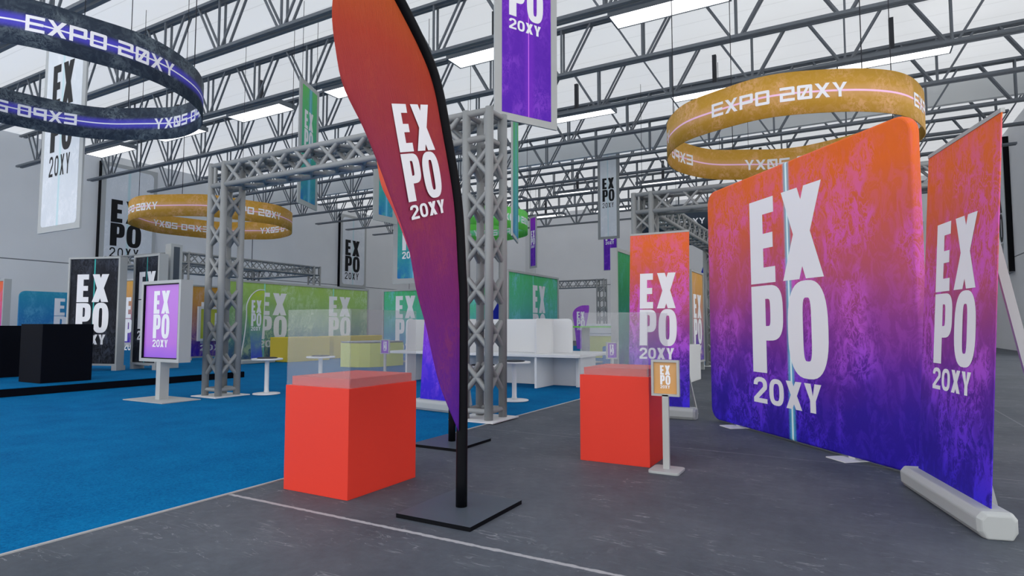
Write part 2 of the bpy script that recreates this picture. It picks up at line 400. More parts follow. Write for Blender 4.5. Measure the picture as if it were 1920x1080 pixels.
M['p_orange'] = printed('amber wall print', [(0, (50, 32, 170)), (.2, (84, 56, 160)), (.45, (170, 124, 130)), (.75, (196, 144, 76)), (1, (206, 154, 62))], (206, 170, 160), .4, 4)
M['p_cyan'] = printed('blue backdrop print', [(0, (36, 80, 170)), (.5, (40, 116, 176)), (1, (46, 146, 176))], (96, 170, 205), .6, 3)
M['p_white'] = printed('white hanging print', [(0, (214, 219, 226)), (.5, (214, 220, 226)), (1, (218, 223, 228))], (232, 235, 240), .6, 5, [('u', .47, .05, (196, 220, 226), .8), ('u', .47, .008, (170, 214, 218), .8)], k=1.0)
M['p_kiosk'] = printed('violet screen picture', [(0, (150, 96, 214)), (.2, (176, 108, 206)), (1, (180, 116, 208))], None, k=1.15, rough=.3)
M['p_kiosklime'] = printed('lime screen picture', [(0, (178, 190, 70)), (.5, (190, 200, 84)), (1, (186, 194, 74))], None, k=1.1, rough=.3)
M['p_tan'] = printed('tan sign picture', [(0, (204, 152, 92)), (1, (200, 156, 106))], None, k=1.1, rough=.4)
M['p_mauve'] = printed('mauve flag print', [(0, (130, 76, 200)), (.6, (150, 84, 196)), (1, (148, 62, 190))], (180, 120, 214), .3, 5)
M['p_signviolet'] = printed('violet sign picture', [(0, (130, 70, 190)), (1, (140, 84, 190))], None, k=1.1, rough=.4)
M['p_coral'] = printed('coral panel print', [(0, (120, 40, 190)), (.3, (190, 60, 180)), (.65, (216, 84, 110)), (1, (226, 106, 46))], (220, 110, 180), .4, 4)
M['p_bluefl'] = printed('deep blue flag print', [(0, (14, 30, 150)), (1, (18, 34, 150))], (40, 70, 190), .3, 5)
M['p_yel'] = printed('yellow poster print', [(0, (220, 150, 30)), (.2, (226, 178, 40)), (.45, (214, 210, 60)), (1, (224, 224, 120))], (230, 225, 150), .4, 5)
M['p_gold'] = printed('gold ring print', [(0, (172, 130, 44)), (.5, (180, 138, 50)), (1, (174, 132, 46))], (210, 162, 120), .6, 5, [('v', .5, .22, (206, 158, 128), .35), ('v', .5, .035, (236, 190, 226), .95)], k=1.2, vstretch=1)
M['p_slate'] = printed('slate ring print', [(0, (44, 54, 68)), (.5, (36, 46, 62)), (1, (40, 50, 64))], (98, 110, 118), .7, 4.2, [('v', .5, .21, (78, 70, 196), .75), ('v', .5, .026, (232, 232, 255), 1)], k=1.15, vstretch=1)
M['p_grass'] = printed('green ring print', [(0, (92, 188, 70)), (1, (92, 186, 72))], (120, 200, 140), .4, 5, [('v', .5, .2, (130, 214, 180), .7)], k=1.2, vstretch=1)
M['darkprint'] = plain('dark ring far', (40, 52, 66), .7)

# ------------------------------------------------------------------ letters
def sup(cx, cy, rx, ry, t, e):
    c, s = math.cos(t), math.sin(t)
    return (cx + rx * math.copysign(abs(c) ** (2 / e), c), cy + ry * math.copysign(abs(s) ** (2 / e), s))

def rect(x0, y0, x1, y1): return [(x0, y0), (x1, y0), (x1, y1), (x0, y1)]

def ringq(cx, cy, rx, ry, e, ix, iy, ie, a0=0, a1=2 * PI, n=28, icx=None, icy=None):
    out = []
    icx = cx if icx is None else icx; icy = cy if icy is None else icy
    for i in range(n):
        t0 = a0 + (a1 - a0) * i / n; t1 = a0 + (a1 - a0) * (i + 1) / n
        out.append([sup(cx, cy, rx, ry, t0, e), sup(cx, cy, rx, ry, t1, e), sup(icx, icy, ix, iy, t1, ie), sup(icx, icy, ix, iy, t0, ie)])
    return out

def xbars(b, w=1.0):
    k = w - b; zc = (w - 2 * b) / (2 * k)
    return [[(0, 0), (b, 0), (w, 1), (k, 1)], [(k, 0), (w, 0), ((w + b) / 2, .5), (w / 2, zc)], [(0, 1), (k / 2, .5), (w / 2, 1 - zc), (b, 1)]]

def ybars(a, w, s, zs=.42):
    zc = zs + .16
    return [[(0, 1), (w / 2 - s, zs), (w / 2, zs), (w / 2, zc), (a, 1)], [(w, 1), (w - a, 1), (w / 2, zc), (w / 2, zs), (w / 2 + s, zs)], rect(w / 2 - s, 0, w / 2 + s, zs)]

def heavy(ch):
    if ch == 'E': return [rect(0, 0, .54, 1), rect(.54, 0, 1, .185), rect(.54, .815, .98, 1), rect(.54, .41, .93, .585)]
    if ch == 'X': return xbars(.42)
    if ch == 'P': return [rect(0, 0, .46, 1), rect(.46, .37, .52, .535), rect(.46, .845, .52, 1)] + \
        ringq(.52, .685, .48, .315, 3.2, .09, .155, 4, -.5 * PI, .5 * PI, 18, .52, .69)
    if ch == 'O': return ringq(.5, .5, .5, .51, 2.7, .105, .33, 4, 0, 2 * PI, 40)
    return []

def medium(ch, t=.21):
    """glyphs 0.7 wide, 1 high"""
    w = .7
    if ch == '0': return ringq(w / 2, .5, w / 2, .5, 2.6, w / 2 - t, .5 - t * .85, 3)
    if ch == 'X': return xbars(t * 1.3, w)
    if ch == 'Y': return ybars(t * 1.3, w, t * .55)
    if ch == '2':
        q = ringq(w / 2, .69, w / 2, .31, 2.4, w / 2 - t, .31 - t * .85, 2.6, -.12 * PI, PI, 18)
        a = sup(w / 2, .69, w / 2, .31, -.12 * PI, 2.4); b = sup(w / 2, .69, w / 2 - t, .31 - t * .85, -.12 * PI, 2.6)
        return q + [[b, a, (t * 1.25, t * .85), (.0, t * .85)], rect(0, 0, w, t * .85)]
    return []

def tech(ch):
    """wide squared glyphs, .94 wide, 1 high"""
    w, t = .94, .2
    if ch == 'E': return [rect(0, 0, t, 1), rect(t, 0, w, t), rect(t, 1 - t, w, 1), rect(t, .41, w * .93, .59)]
    if ch == 'X': return xbars(.25, w)
    if ch == 'P': return [rect(0, 0, t, 1), [(t, 1 - t), (w, 1 - t), (w, .94), (w - .06, 1), (t, 1)], [(t, .32), (w - .06, .32), (w, .38), (w, .52), (t, .52)], rect(w - t, .52, w, 1 - t)]
    if ch == 'O': return [rect(0, t, t, 1 - t), rect(w - t, t, w, 1 - t), [(.06, 0), (w - .06, 0), (w, .06), (w, t), (0, t), (0, .06)], [(0, 1 - t), (w, 1 - t), (w, .94), (w - .06, 1), (.06, 1), (0, .94)]]
    if ch == '0': return tech('O') + [[(t, t), (t + .2, t), (w - t, 1 - t), (w - t - .2, 1 - t)]]
    if ch == '2': return [[(0, 1 - t), (w, 1 - t), (w, .94), (w - .06, 1), (0, 1)], rect(w - t, .59, w, 1 - t), [(0, .41), (w, .41), (w, .59), (0, .59)], rect(0, t, t, .41), rect(0, 0, w, t)]
    if ch == 'Y': return ybars(.25, w, .1)
    return []

def place(polys, x, y, sx, sy): return [[(x + px * sx, y + py * sy) for px, py in p] for p in polys]

def expo_block(x0, w, ztop, hex_, hpo, h20, gap=None, thin=False, w20=.93):
    """EX / PO / 20XY stacked, width w, from ztop downwards"""
    g = gap if gap is not None else .03 * w
    z = ztop - hex_
    out = place(heavy('E'), x0, z, .365 * w, hex_) + place(heavy('X'), x0 + .47 * w, z, .50 * w, hex_)
    z -= g + hpo
    out += place(heavy('P'), x0, z, .455 * w, hpo) + place(heavy('O'), x0 + .515 * w, z, .485 * w, hpo)
    z -= g * 2 + h20
    t = .16 if thin else .21
    cw = w * w20 * (.19 if thin else .225); st = (w * w20 - cw) / 3
    for i, c in enumerate('20XY'):
        out += place(medium(c, t), x0 + i * st, z, cw / .7, h20)
    return out

def lettering(polys, mat, parent, y=-.004, xform=None, lean=None):
    mb = MB(); L = lean or (lambda z: 0)
    for p in polys:
        if xform: p = [xform(q) for q in p]
        mb.face([(x, y + L(z), z) for x, z in p])
    return mb.build('lettering', mat, parent)

def clip(poly, xa, xb):
    def half(P, x, keep):
        o = []
        for i in range(len(P)):
            a, b = P[i], P[(i + 1) % len(P)]
            ia, ib = keep(a[0]), keep(b[0])
            if ia: o.append(a)
            if ia != ib:
                t = (x - a[0]) / (b[0] - a[0]); o.append((x, a[1] + t * (b[1] - a[1])))
        return o
    P = half(poly, xa, lambda v: v >= xa - 1e-9)
    if len(P) < 3: return None
    P = half(P, xb, lambda v: v <= xb + 1e-9)
    return P if len(P) >= 3 else None

# ------------------------------------------------------------------ the hall
XL, XR, YB, ZC = -49.1, 9.6, 62.6, 14.7
Y0 = -9.0
mb = MB(); mb.box(XL - .3, XR + .3, Y0, YB + .3, -.2, 0)
tag(mb.build('floor', floor_mat()), kind='structure')
mb = MB(); mb.box(XL - .3, XL, Y0, YB, 0, ZC)
tag(mb.build('wall_left', wall_mat('grey left wall', (222, 224, 226), seams=(('Y', 37.6, .05), ('Y', 13.1, .05), ('Y', 61.0, .05)))), kind='structure')
mb = MB(); mb.box(XR, XR + .3, 41.5, YB, 0, ZC); mb.box(XR, XR + .3, Y0, 41.5, 0, .9); mb.box(XR, XR + .3, Y0, 41.5, 7.0, ZC)  # unseen openings added here so sky light reaches the stands from the side
for k in range(8): mb.box(XR, XR + .3, Y0 + 6.3 * k, Y0 + 6.3 * k + .6, .9, 7.0)
tag(mb.build('wall_right', wall_mat('grey right wall', (222, 223, 226), seams=(('Y', 37.6, .05),))), kind='structure')
mb = MB(); mb.box(XL - .3, XR + .3, YB, YB + .3, 0, ZC)
tag(mb.build('wall_back', wall_mat('grey back wall', (232, 233, 235), seams=(('X', -12.0, .05),))), kind='structure')
mb = MB(); mb.face([(XL - .3, Y0, ZC), (XL - .3, YB + .3, ZC), (XR + .3, YB + .3, ZC), (XR + .3, Y0, ZC)])
tag(mb.build('ceiling', roof_mat()), kind='structure')
mb = MB(); mb.box(XL, XR, Y0 - .3, Y0, 11.5, ZC - .01); mb.box(XL, XR, Y0 - .3, Y0, 0, .4)  # wide unseen openings added to light the faces turned to the camera
for k in range(9): mb.box(XL + .6 + 7.2 * k, XL + 1.2 + 7.2 * k, Y0 - .3, Y0, .4, 11.5)
tag(mb.build('wall_front', plain('grey front wall', (190, 192, 194), .8)), kind='structure')
mb = MB(); mb.box(XL, XR, 38.6, 38.9, 13.37, ZC - .01)
tag(mb.build('trim_1', plain('grey downstand beam', (206, 209, 210), .7)), kind='structure')
mb = MB(); mb.box(-32.9, -31.7, YB - .35, YB, 0, ZC - .02)
tag(mb.build('trim_2', plain('pale pilaster', (214, 215, 217), .7)), kind='structure')

# carpet with pale edge strip
mb = MB(); mb.box(XL + .4, -5.24, Y0 + .2, 46, 0, .010)
carpet = tag(mb.build('carpet', carpet_mat()), 'wide blue carpet covering the left side of the hall floor', 'carpet')
mb = MB(); mb.box(-5.24, -5.215, Y0 + .2, 46, 0, .011)
mb.build('edge_strip', M['frame'], carpet)

# roof trusses: double chords, V webs with a post
def roof_truss():
    root = empty('roof_truss', (0, 0, 0))
    x0, x1, zb, zt = -48.4, 8.9, 12.3, 14.3
    mb = MB()
    for s in (-1, 1): mb.box(x0, x1, s * .12 - .075, s * .12 + .075, zb - .06, zb + .06)
    mb.build('bottom_chord', M['steel'], root)
    mb = MB()
    for s in (-1, 1): mb.box(x0 + .3, x1 - .3, s * .12 - .075, s * .12 + .075, zt - .06, zt + .06)
    mb.build('top_chord', M['steel'], root)
    mb = MB()
    n = 0
    xn = .2 - 3.53 * 13
    while xn < x1 - .5:
        for s in (-1, 1):
            y = s * .13
            mb.bar((xn, y, zb), (xn, y, zt), .07, .07)
            for d in (-1, 1):
                if x0 < xn + d * 1.35 < x1: mb.bar((xn + d * .16, y, zb), (xn + d * 1.35, y, zt), .07, .07)
        xn += 3.53
    mb.build('web_lattice', M['steel'], root)
    return root
ords = ['first', 'second', 'third', 'fourth', 'fifth', 'sixth', 'seventh', 'eighth', 'ninth', 'tenth', 'eleventh', 'twelfth']
rt = None
for i in range(12):
    y = 10.1 + 4.334 * i
    lab = 'grey steel roof truss spanning the hall, %s from the front' % ords[i]
    if i == 11: lab = 'grey steel roof truss farthest back, beside the rear wall'
    if rt is None:
        rt = roof_truss(); rt.location = (0, y, 0)
    else: rt_c = dup(rt, (0, y, 0))
    o = rt if i == 0 else rt_c
    tag(o, lab, 'roof truss', 'roof trusses under the ceiling')

# pendant lights
def pendant():
    root = empty('pendant_light', (0, 0, 0))
    hx, hy = 2.08, .545
    mb = MB()
    mb.box(-hx, hx, -hy, -hy + .05, 0, .24); mb.box(-hx, hx, hy - .05, hy, 0, .24)
    mb.box(-hx, -hx + .06, -hy + .05, hy - .05, 0, .24); mb.box(hx - .06, hx, -hy + .05, hy - .05, 0, .24)
    mb.box(-hx + .06, hx - .06, -hy + .05, hy - .05, .2, .24)
    mb.build('housing', M['steel'], root)
    mb = MB(); mb.box(-hx + .06, hx - .06, -hy + .05, hy - .05, .02, .05); mb.build('diffuser', M['lamp'], root)
    mb = MB(); mb.box(-.09, .09, -.09, .09, .24, 14.69 - 12.9); mb.build('suspension_rod', M['rod'], root)
    return root
pl = None
rows = [(20.95, 'first', [-41.5, -34.3, -27.0, -19.8, -12.5, -5.3, 1.95]), (29.6, 'second', [-12.5, -5.3, 1.95]),
        (46.95, 'third', [-27.0, -19.8, -12.5, -5.3]), (55.6, 'last', [-27.0, -19.8])]
for y, nm, xs in rows:
    for k, x in enumerate(xs):
        if len(xs) > 1 and k == 0: pos = 'leftmost of its row'
        elif k == len(xs) - 1: pos = 'rightmost of its row'
        else: pos = '%s from left' % ords[k]
        lab = 'white pendant light, %s row from the front, %s' % (nm, pos)
        if pl is None: pl = pendant(); o = pl
        else: o = dup(pl)
        o.location = (x, y, 12.9)
        tag(o, lab, 'pendant light', 'rectangular pendant lights under the roof')

# ------------------------------------------------------------------ exhibition trussing
def truss_run(parent, name, p0, p1, s, up, mat, tr=.075, br=.034, step=.74, xh=.44, start=.45, ends=True, n=10, bn=6, split=False):
    """square lattice run from p0 to p1 (centre line), side s; sub-parts are four tubes and the bracing"""
    p0 = Vector(p0); p1 = Vector(p1); d = (p1 - p0); Ln = d.length; d.normalize()
    up = Vector(up); sd = d.cross(up).normalized(); up = sd.cross(d).normalized()
    h = s / 2
    cs = [sd * (a * h) + up * (b * h) for a, b in ((-1, -1), (1, -1), (1, 1), (-1, 1))]
    root = empty(name, (0, 0, 0)); root.parent = parent
    br_mb = MB()
    for i in range(4):
        a, b = cs[i], cs[(i + 1) % 4]
        t = start
        while t + xh < Ln - .1:
            xm = MB() if split else br_mb
            xm.tube(p0 + d * t + a, p0 + d * (t + xh) + b, br, bn, caps=False)
            xm.tube(p0 + d * t + b, p0 + d * (t + xh) + a, br, bn, caps=False)
            if split: xm.build('cross_brace', mat, root)
            t += step
        if ends:
            for t in (.14, Ln - .06):
                br_mb.tube(p0 + d * t + a, p0 + d * t + b, br, bn, caps=False)
    br_mb.build('end_brace' if split else 'lattice', mat, root)
    for c in cs:
        mb = MB(); mb.tube(p0 + c, p1 + c, tr, n); mb.build('tube', mat, root)
    return root

def arch(towers, beams, ztop, s, label, group=None, mat=None, plates=True, tr=.075, br=.034, step=.74, xh=.44, split=False):
    mat = mat or M['alu']
    root = empty('truss_frame', (towers[0][0], towers[0][1], 0), 0, label, 'truss frame', group)
    ox, oy = towers[0]
    for (x, y) in towers:
        truss_run(root, 'tower', (x - ox, y - oy, .034), (x - ox, y - oy, ztop), s, (0, 1, 0), mat, tr, br, step, xh, split=split)
        if plates:
            mb = MB(); mb.box(x - ox - .44, x - ox + .44, y - oy - .44, y - oy + .44, .0145, .034); mb.build('base_plate', M['white'], root)
    for (a, b) in beams:
        pa = Vector((towers[a][0] - ox, towers[a][1] - oy, ztop - .06 - s / 2)); pb = Vector((towers[b][0] - ox, towers[b][1] - oy, ztop - .06 - s / 2))
        d = (pb - pa).normalized()
        truss_run(root, 'beam', pa - d * (s / 2), pb + d * (s / 2), s, (0, 0, 1), mat, tr * .8, br, step, xh, .55, True, split=split)
    return root

arch([(-12.64, 8.95), (-5.54, 8.95)], [(0, 1)], 5.38, .47, 'silver truss archway standing on the front edge of the blue carpet', br=.047, xh=.5, split=True)
arch([(-28.0, 17.5), (-28.0, 25.8), (-33.5, 25.8), (-33.5, 17.0)], [(0, 1), (1, 2), (2, 3), (0, 3)], 5.2, .47, 'square grey truss frame over the amber and lime stand, far left', plates=False, tr=.055, br=.028)
arch([(-4.75, 15.95), (-4.75, 25.1), (2.05, 25.1), (2.05, 15.95)], [(0, 1), (1, 2), (0, 3)], 5.2, .47, 'silver truss frame behind the tall sunset fabric wall')
arch([(-16.3, 43.2), (-24.5, 43.2)], [(0, 1)], 5.2, .55, 'thin grey truss gate in front of the rear wall', plates=False, tr=.06, br=.035)

# ------------------------------------------------------------------ feather flags
def smooth_path(pts, n=6):
    out = []
    P = [pts[0]] + list(pts) + [pts[-1]]
    for i in range(1, len(P) - 2):
        p0, p1, p2, p3 = P[i - 1], P[i], P[i + 1], P[i + 2]
        for k in range(n):
            t = k / n
            out.append(tuple(.5 * ((2 * p1[j]) + (-p0[j] + p2[j]) * t + (2 * p0[j] - 5 * p1[j] + 4 * p2[j] - p3[j]) * t * t + (-p0[j] + 3 * p1[j] - 3 * p2[j] + p3[j]) * t ** 3) for j in range(2)))
    out.append(pts[-1])
    return out

POLE = [(0, .02), (0, 1.65), (-.03, 2.10), (-.10, 2.70), (-.29, 3.31), (-.42, 3.65), (-.60, 3.88), (-.95, 4.17), (-1.22, 4.33), (-1.42, 4.33)]
FREE = [(-1.42, 4.33), (-1.56, 4.05), (-1.59, 3.83), (-1.595, 3.67), (-1.56, 3.46), (-1.515, 3.29), (-1.435, 3.17), (-1.30, 3.02), (-1.11, 2.76), (-1.01, 2.61), (-.76, 2.24), (-.64, 1.88), (-.52, 1.6), (-.35, 1.12), (-.065, .69)]
def feather_flag(loc, rz, printm, label, text=True):
    root = empty('feather_flag', loc, rz, label, 'flag', 'tall feather flags beside the red counters')
    mb = MB(); mb.box(-.43, .42, -.37, .37, 0, .035); bp = mb.build('base_plate', M['plate'], root)
    bp.data.materials.append(M['black'])
    for p in bp.data.polygons:
        if abs(p.normal.z) < .5: p.material_index = 1
    mb = MB(); pp = smooth_path(POLE, 5)
    mb.sweep([(a[0], 0, a[1]) for a in pp], .05, 12)
    mb.build('pole', M['black'], root)
    pole = smooth_path([p for p in POLE if p[1] > .5] if False else [(-.02, .72)] + POLE[1:], 8); free = smooth_path(FREE, 5)
    # sail: strips between sleeve and free edge at equal heights along each curve
    def resamp(P, n):
        d = [0]
        for a, b in zip(P[:-1], P[1:]): d.append(d[-1] + math.dist(a, b))
        out = []; j = 0
        for i in range(n + 1):
            t = d[-1] * i / n
            while j < len(d) - 2 and d[j + 1] < t: j += 1
            f = (t - d[j]) / max(d[j + 1] - d[j], 1e-9)
            out.append((P[j][0] + (P[j + 1][0] - P[j][0]) * f, P[j][1] + (P[j + 1][1] - P[j][1]) * f))
        return out
    n, mseg = 60, 16
    A = resamp(pole, n); B = resamp(free[::-1], n)
    mb = MB(); vs = []; uv = []; fs = []
    for i in range(n + 1):
        for j in range(mseg + 1):
            t = j / mseg
            x = A[i][0] + (B[i][0] - A[i][0]) * t; z = A[i][1] + (B[i][1] - A[i][1]) * t
            vs.append((x, .012 * math.sin(z * 3 + t * 2) * t, z)); uv.append(((x + 1.6) / 1.6, (z - .69) / 3.7))
    for i in range(n):
        for j in range(mseg):
            k = i * (mseg + 1) + j
            fs.append((k, k + 1, k + mseg + 2, k + mseg + 1))
    mb._add(vs, fs, uv, True)
    sail = mb.build('sail', printm, root)
    sm = sail.modifiers.new('thickness', 'SOLIDIFY'); sm.thickness = .004; sm.offset = 0
    if text:
        def xf(q):
            x, z = q; a = R(17)      # lettering leans with the sail
            return (-.739 + x * math.cos(a) - z * math.sin(a), 2.424 + x * math.sin(a) + z * math.cos(a))
        blk = expo_block(0, .487, .905, .366, .372, .112, .014, w20=.98)
        lettering(blk, M['ink'], sail, -.016, xf)
    return root
feather_flag((-3.0, 4.476, 0), R(90), M['p_flag'], 'tall sunset feather flag lettered EXPO on the nearer black base plate')
feather_flag((-4.80, 6.92, 0), R(90), M['p_flagfar'], 'orange feather flag on the black plate behind the nearer feather flag', text=False)

# ------------------------------------------------------------------ red counters
def counter(loc, d, label):
    root = empty('counter', loc, 0, label, 'counter', 'red reception counters with clear screens')
    w, h = .85, 1.02
    mb = MB(); mb.box(-w, 0, 0, d, 0, h); mb.build('body', M['red'], root, bevel=.004)
    mb = MB(); mb.box(-w + .035, -.035, .05, d - .04, h, h + .085); mb.build('worktop', M['red'], root)
    mb = MB()
    t = .012
    z0, z1 = h, 1.765
    mb.box(-w + .006, -.006, .006, .006 + t, z0, z1)
    mb.box(-.006 - t, -.006, .006 + t, d - .006, z0, z1)
    mb.build('clear_screen', M['glass'], root)
    return root
counter((-4.073, 4.2, 0), 1.0, 'red counter with clear screen behind the nearer feather flag')
counter((-2.02, 6.835, 0), .88, 'red counter with clear screen beside the tan sign stand')

# ------------------------------------------------------------------ small sign stands
def sign_stand(loc, rz, picture, label, text=True):
    root = empty('sign_stand', loc, rz, label, 'sign stand', 'small sign stands on round-cornered feet')
    mb = MB(); mb.prism(rrect(-.17, .17, -.17, .17, .05), 0, .03)
    o = mb.build('foot', M['greyhousing'], root, bevel=.006)
    for v in o.data.vertices: v.co = Vector((v.co.x, v.co.z, .03 - v.co.y))
    mb = MB(); mb.box(-.035, .035, -.02, .02, .03, .84); mb.build('post', M['frame'], root)
    mb = MB()
    w, z0, z1 = .155, .825, 1.225
    mb.box(-w, w, .012, .03, z0, z1)
    mb.box(-w, -w + .025, -.02, .012, z0, z1); mb.box(w - .025, w, -.02, .012, z0, z1)
    mb.box(-w + .025, w - .025, -.02, .012, z0, z0 + .025); mb.box(-w + .025, w - .025, -.02, .012, z1 - .025, z1)
    mb.build('sign_frame', M['frame'], root)
    mb = MB(); mb.prism(rect(-w + .026, z0 + .026, w - .026, z1 - .026), .004, .011); pic = mb.build('picture', picture, root)
    if text: lettering(expo_block(-.058, .115, 1.165, .105, .105, .033, .004), M['ink'], pic, .001)
    return root
sign_stand((-1.81, 6.76, 0), 0, M['p_tan'], 'tan sign on a slim grey stand beside the right red counter')
sign_stand((-11.2, 12.9, .0145), 0, M['p_signviolet'], 'small violet sign stand in front of the pale lime counter')
sign_stand((-4.98, 13.85, 0), R(55), M['p_signviolet'], 'small violet sign stand behind the right red counter')

# ------------------------------------------------------------------ roll-up banners
def rollup(loc, rz, w, printm, label, h=3.33, lean=.21, text=True, blockw=.62, legs=()):
    root = empty('rollup_banner', loc, rz, label, 'banner', 'roll-up banners on grey housings')
    ztop = h
    z0 = .2
    lf = lambda z: lean * (z - z0) / (ztop - z0)
    # housing: rounded bar with chamfered profile
    mb = MB()
    prof = [(-.10, .0), (.10, .0), (.135, .05), (.135, .15), (.10, .2), (-.10, .2), (-.14, .15), (-.135, .05)]
    hw = w / 2 + .12
    n = len(prof)
    vs = []; xs = (-hw, -hw + .04, hw - .04, hw)
    for k, x in enumerate(xs):
        sc = .82 if k in (0, 3) else 1
        vs += [(x, y * sc, .1 + (z - .1) * sc) for y, z in prof]
    fs = []
    for k in range(3):
        fs += [(k * n + i, k * n + (i + 1) % n, (k + 1) * n + (i + 1) % n, (k + 1) * n + i) for i in range(n)]
    fs += [tuple(range(n))[::-1], tuple(range(3 * n, 4 * n))]
    for i, v in enumerate(vs): vs[i] = (v[0], v[1], max(v[2] - .0, 0.0) if v[2] > .03 else 0.0)
    mb._add(vs, fs)
    mb.build('housing', M['greyhousing'], root, bevel=.012)
    mb = MB()
    nz = 24
    for i in range(nz):
        za = z0 + (ztop - .03 - z0) * i / nz; zb = z0 + (ztop - .03 - z0) * (i + 1) / nz
        mb.prism(rect(-w / 2, za, w / 2, zb), -.004, .004, (-w / 2, w / 2, z0, ztop), lf)
    sheet = mb.build('banner_sheet', printm, root)
    mb = MB(); mb.box(-w / 2, w / 2, lf(ztop) - .012, lf(ztop) + .02, ztop - .035, ztop); mb.build('top_rail', M['frame'], root)
    mb = MB()
    mb.bar((0, .85, .015), (0, lean + .04, ztop - .04), .075, .03, (1, 0, 0))
    mb.bar((.06, .30, .015), (.06, .10, 1.0), .06, .03, (1, 0, 0))
    for x in legs: mb.bar((x + .06, .52, .015), (x, .07, .85), .05, .03, (1, 0, 0))
    mb.build('rear_stand', M['frame'], root)
    if text:
        bw = w * blockw
        lettering(expo_block(-bw / 2 - .01 * w, bw, 2.57, .645, .65, .2, .02), M['ink'], sheet, -.0075, None, lf)
    return root
a1 = math.atan2(-1.336, .351)
rollup((.735, 6.60, 0), a1, 1.38, M['p_roll'], 'large sunset roll-up banner at the right, tilted back on its grey housing', blockw=.58)
rollup((-3.0, 10.72, 0), 0, 1.09, M['p_roll'], 'sunset roll-up banner standing behind the right red counter', legs=(.5,))
rollup((-6.74, 9.34, .0145), R(-8), 1.09, M['p_purple'], 'purple roll-up banner half hidden behind the feather flags', text=False)

# ------------------------------------------------------------------ tall fabric wall
root = empty('fabric_backdrop', (-2.067, 10.855, 0), math.atan2(-3.019, 2.63), 'large rounded sunset fabric wall lettered EXPO with a blue light beam', 'backdrop')
W_, H_ = 4.2, 3.92
mb = MB(); mb.prism(rrect(0, W_, .03, H_, .22, 8), -.06, .06); fw = mb.build('fabric_cover', M['p_sun'], root, bevel=.03, seg=3)
lettering(expo_block(1.25, 1.62, 3.5, 1.26, 1.29, .38, .035, w20=.9), M['ink'], fw, -.064)
for x in (.75, 3.15):
    mb = MB(); mb.box(x - .16, x + .16, -.26, .4, 0, .012); mb.build('foot_plate', M['white'], root)
    mb = MB(); mb.box(x - .05, x + .05, -.03, .03, .012, .05); mb.build('foot_post', M['white'], root)

# ------------------------------------------------------------------ light-box panels
def lightbox(name, loc, rz, w, h, printm, label, cat='light box', depth=.22, fr=.07, z0=.0, legs=(), text=None, ink='ink', group=None, legw=.12):
    root = empty(name, loc, rz, label, cat, group)
    mb = MB()
    mb.box(0, w, -.0 + .06, depth, z0, h)
    mb.box(0, fr, 0, .06, z0, h); mb.box(w - fr, w, 0, .06, z0, h); mb.box(fr, w - fr, 0, .06, z0, z0 + fr); mb.box(fr, w - fr, 0, .06, h - fr, h)
    mb.build('frame', M['frame'], root)
    mb = MB(); mb.prism(rect(fr + .004, z0 + fr + .004, w - fr - .004, h - fr - .004), .035, .058); pr = mb.build('print', printm, root)
    for x in legs:
        mb = MB(); mb.box(x - legw / 2, x + legw / 2, .0, depth + .06, 0, max(z0, .02)); mb.build('leg', M['frame'], root)
    if text: lettering(text, M[ink], pr, .031)
    return root

ST = .2          # stage height
# stage and its furniture
mb = MB(); mb.box(-43, -16.6, Y0 + .4, 12.55, .0145, ST - .012)
stage = tag(mb.build('stage', M['blackmatte']), 'low black-edged stage with blue carpet top at the left', 'stage')
mb = MB(); mb.box(-43, -16.62, Y0 + .42, 12.53, ST - .012, ST); mb.build('carpet_top', carpet_mat('stage carpet'), stage)
mb = MB(); mb.box(0, 1.12, 0, 1.15, 0, 1.46); o = mb.build('counter', M['blackmatte'], None, (-18.46, 7.38, ST), bevel=.01)
tag(o, 'plain black counter on the stage, nearer the dark EXPO panel', 'counter', 'black counters on the stage')
mb = MB(); mb.box(0, 1.2, 0, 2.3, 0, 1.42); o = mb.build('counter', M['blackmatte'], None, (-21.45, 6.9, ST), bevel=.01)
tag(o, 'plain black counter at the far left of the stage', 'counter', 'black counters on the stage')

lightbox('light_box', (-22.12, 10.05, ST), R(20), 1.9, 3.64, M['p_dark'], 'black EXPO light panel behind the black counters', 'light box', .3, .06, .15, (.12, 1.82), expo_block(.32, 1.2, 3.08, .9, .95, .32, .03), legw=.18)
lightbox('light_box', (-20.85, 11.4, ST), 0, 1.45, 3.76, M['p_dark'], 'black EXPO light panel partly hidden behind the purple screen', 'light box', .3, .07, .15, (.1, 1.35), expo_block(.3, .95, 3.2, .9, .95, .3, .03), legw=.18)
lightbox('light_box', (-25.2, 13.0, .0145), 0, 2.2, 3.4, M['p_orange'], 'amber light panel glimpsed in the gap between the two black EXPO panels', 'light box', .25, .07, .9, (.1, 2.1), expo_block(.9, 1.1, 2.7, .8, .85, .28, .03))
root = empty('display_column', (-20.1, 12.3, 0), 0, 'plain light grey column behind the purple screen on the stage', 'column')
mb = MB(); mb.box(-.16, .16, -.2, .2, ST, 4.4); mb.build('shaft', M['frame'], root)
mb = MB(); mb.box(.16, .175, -.1, .1, 1.2, 4.3); mb.build('side_recess', M['plate'], root)

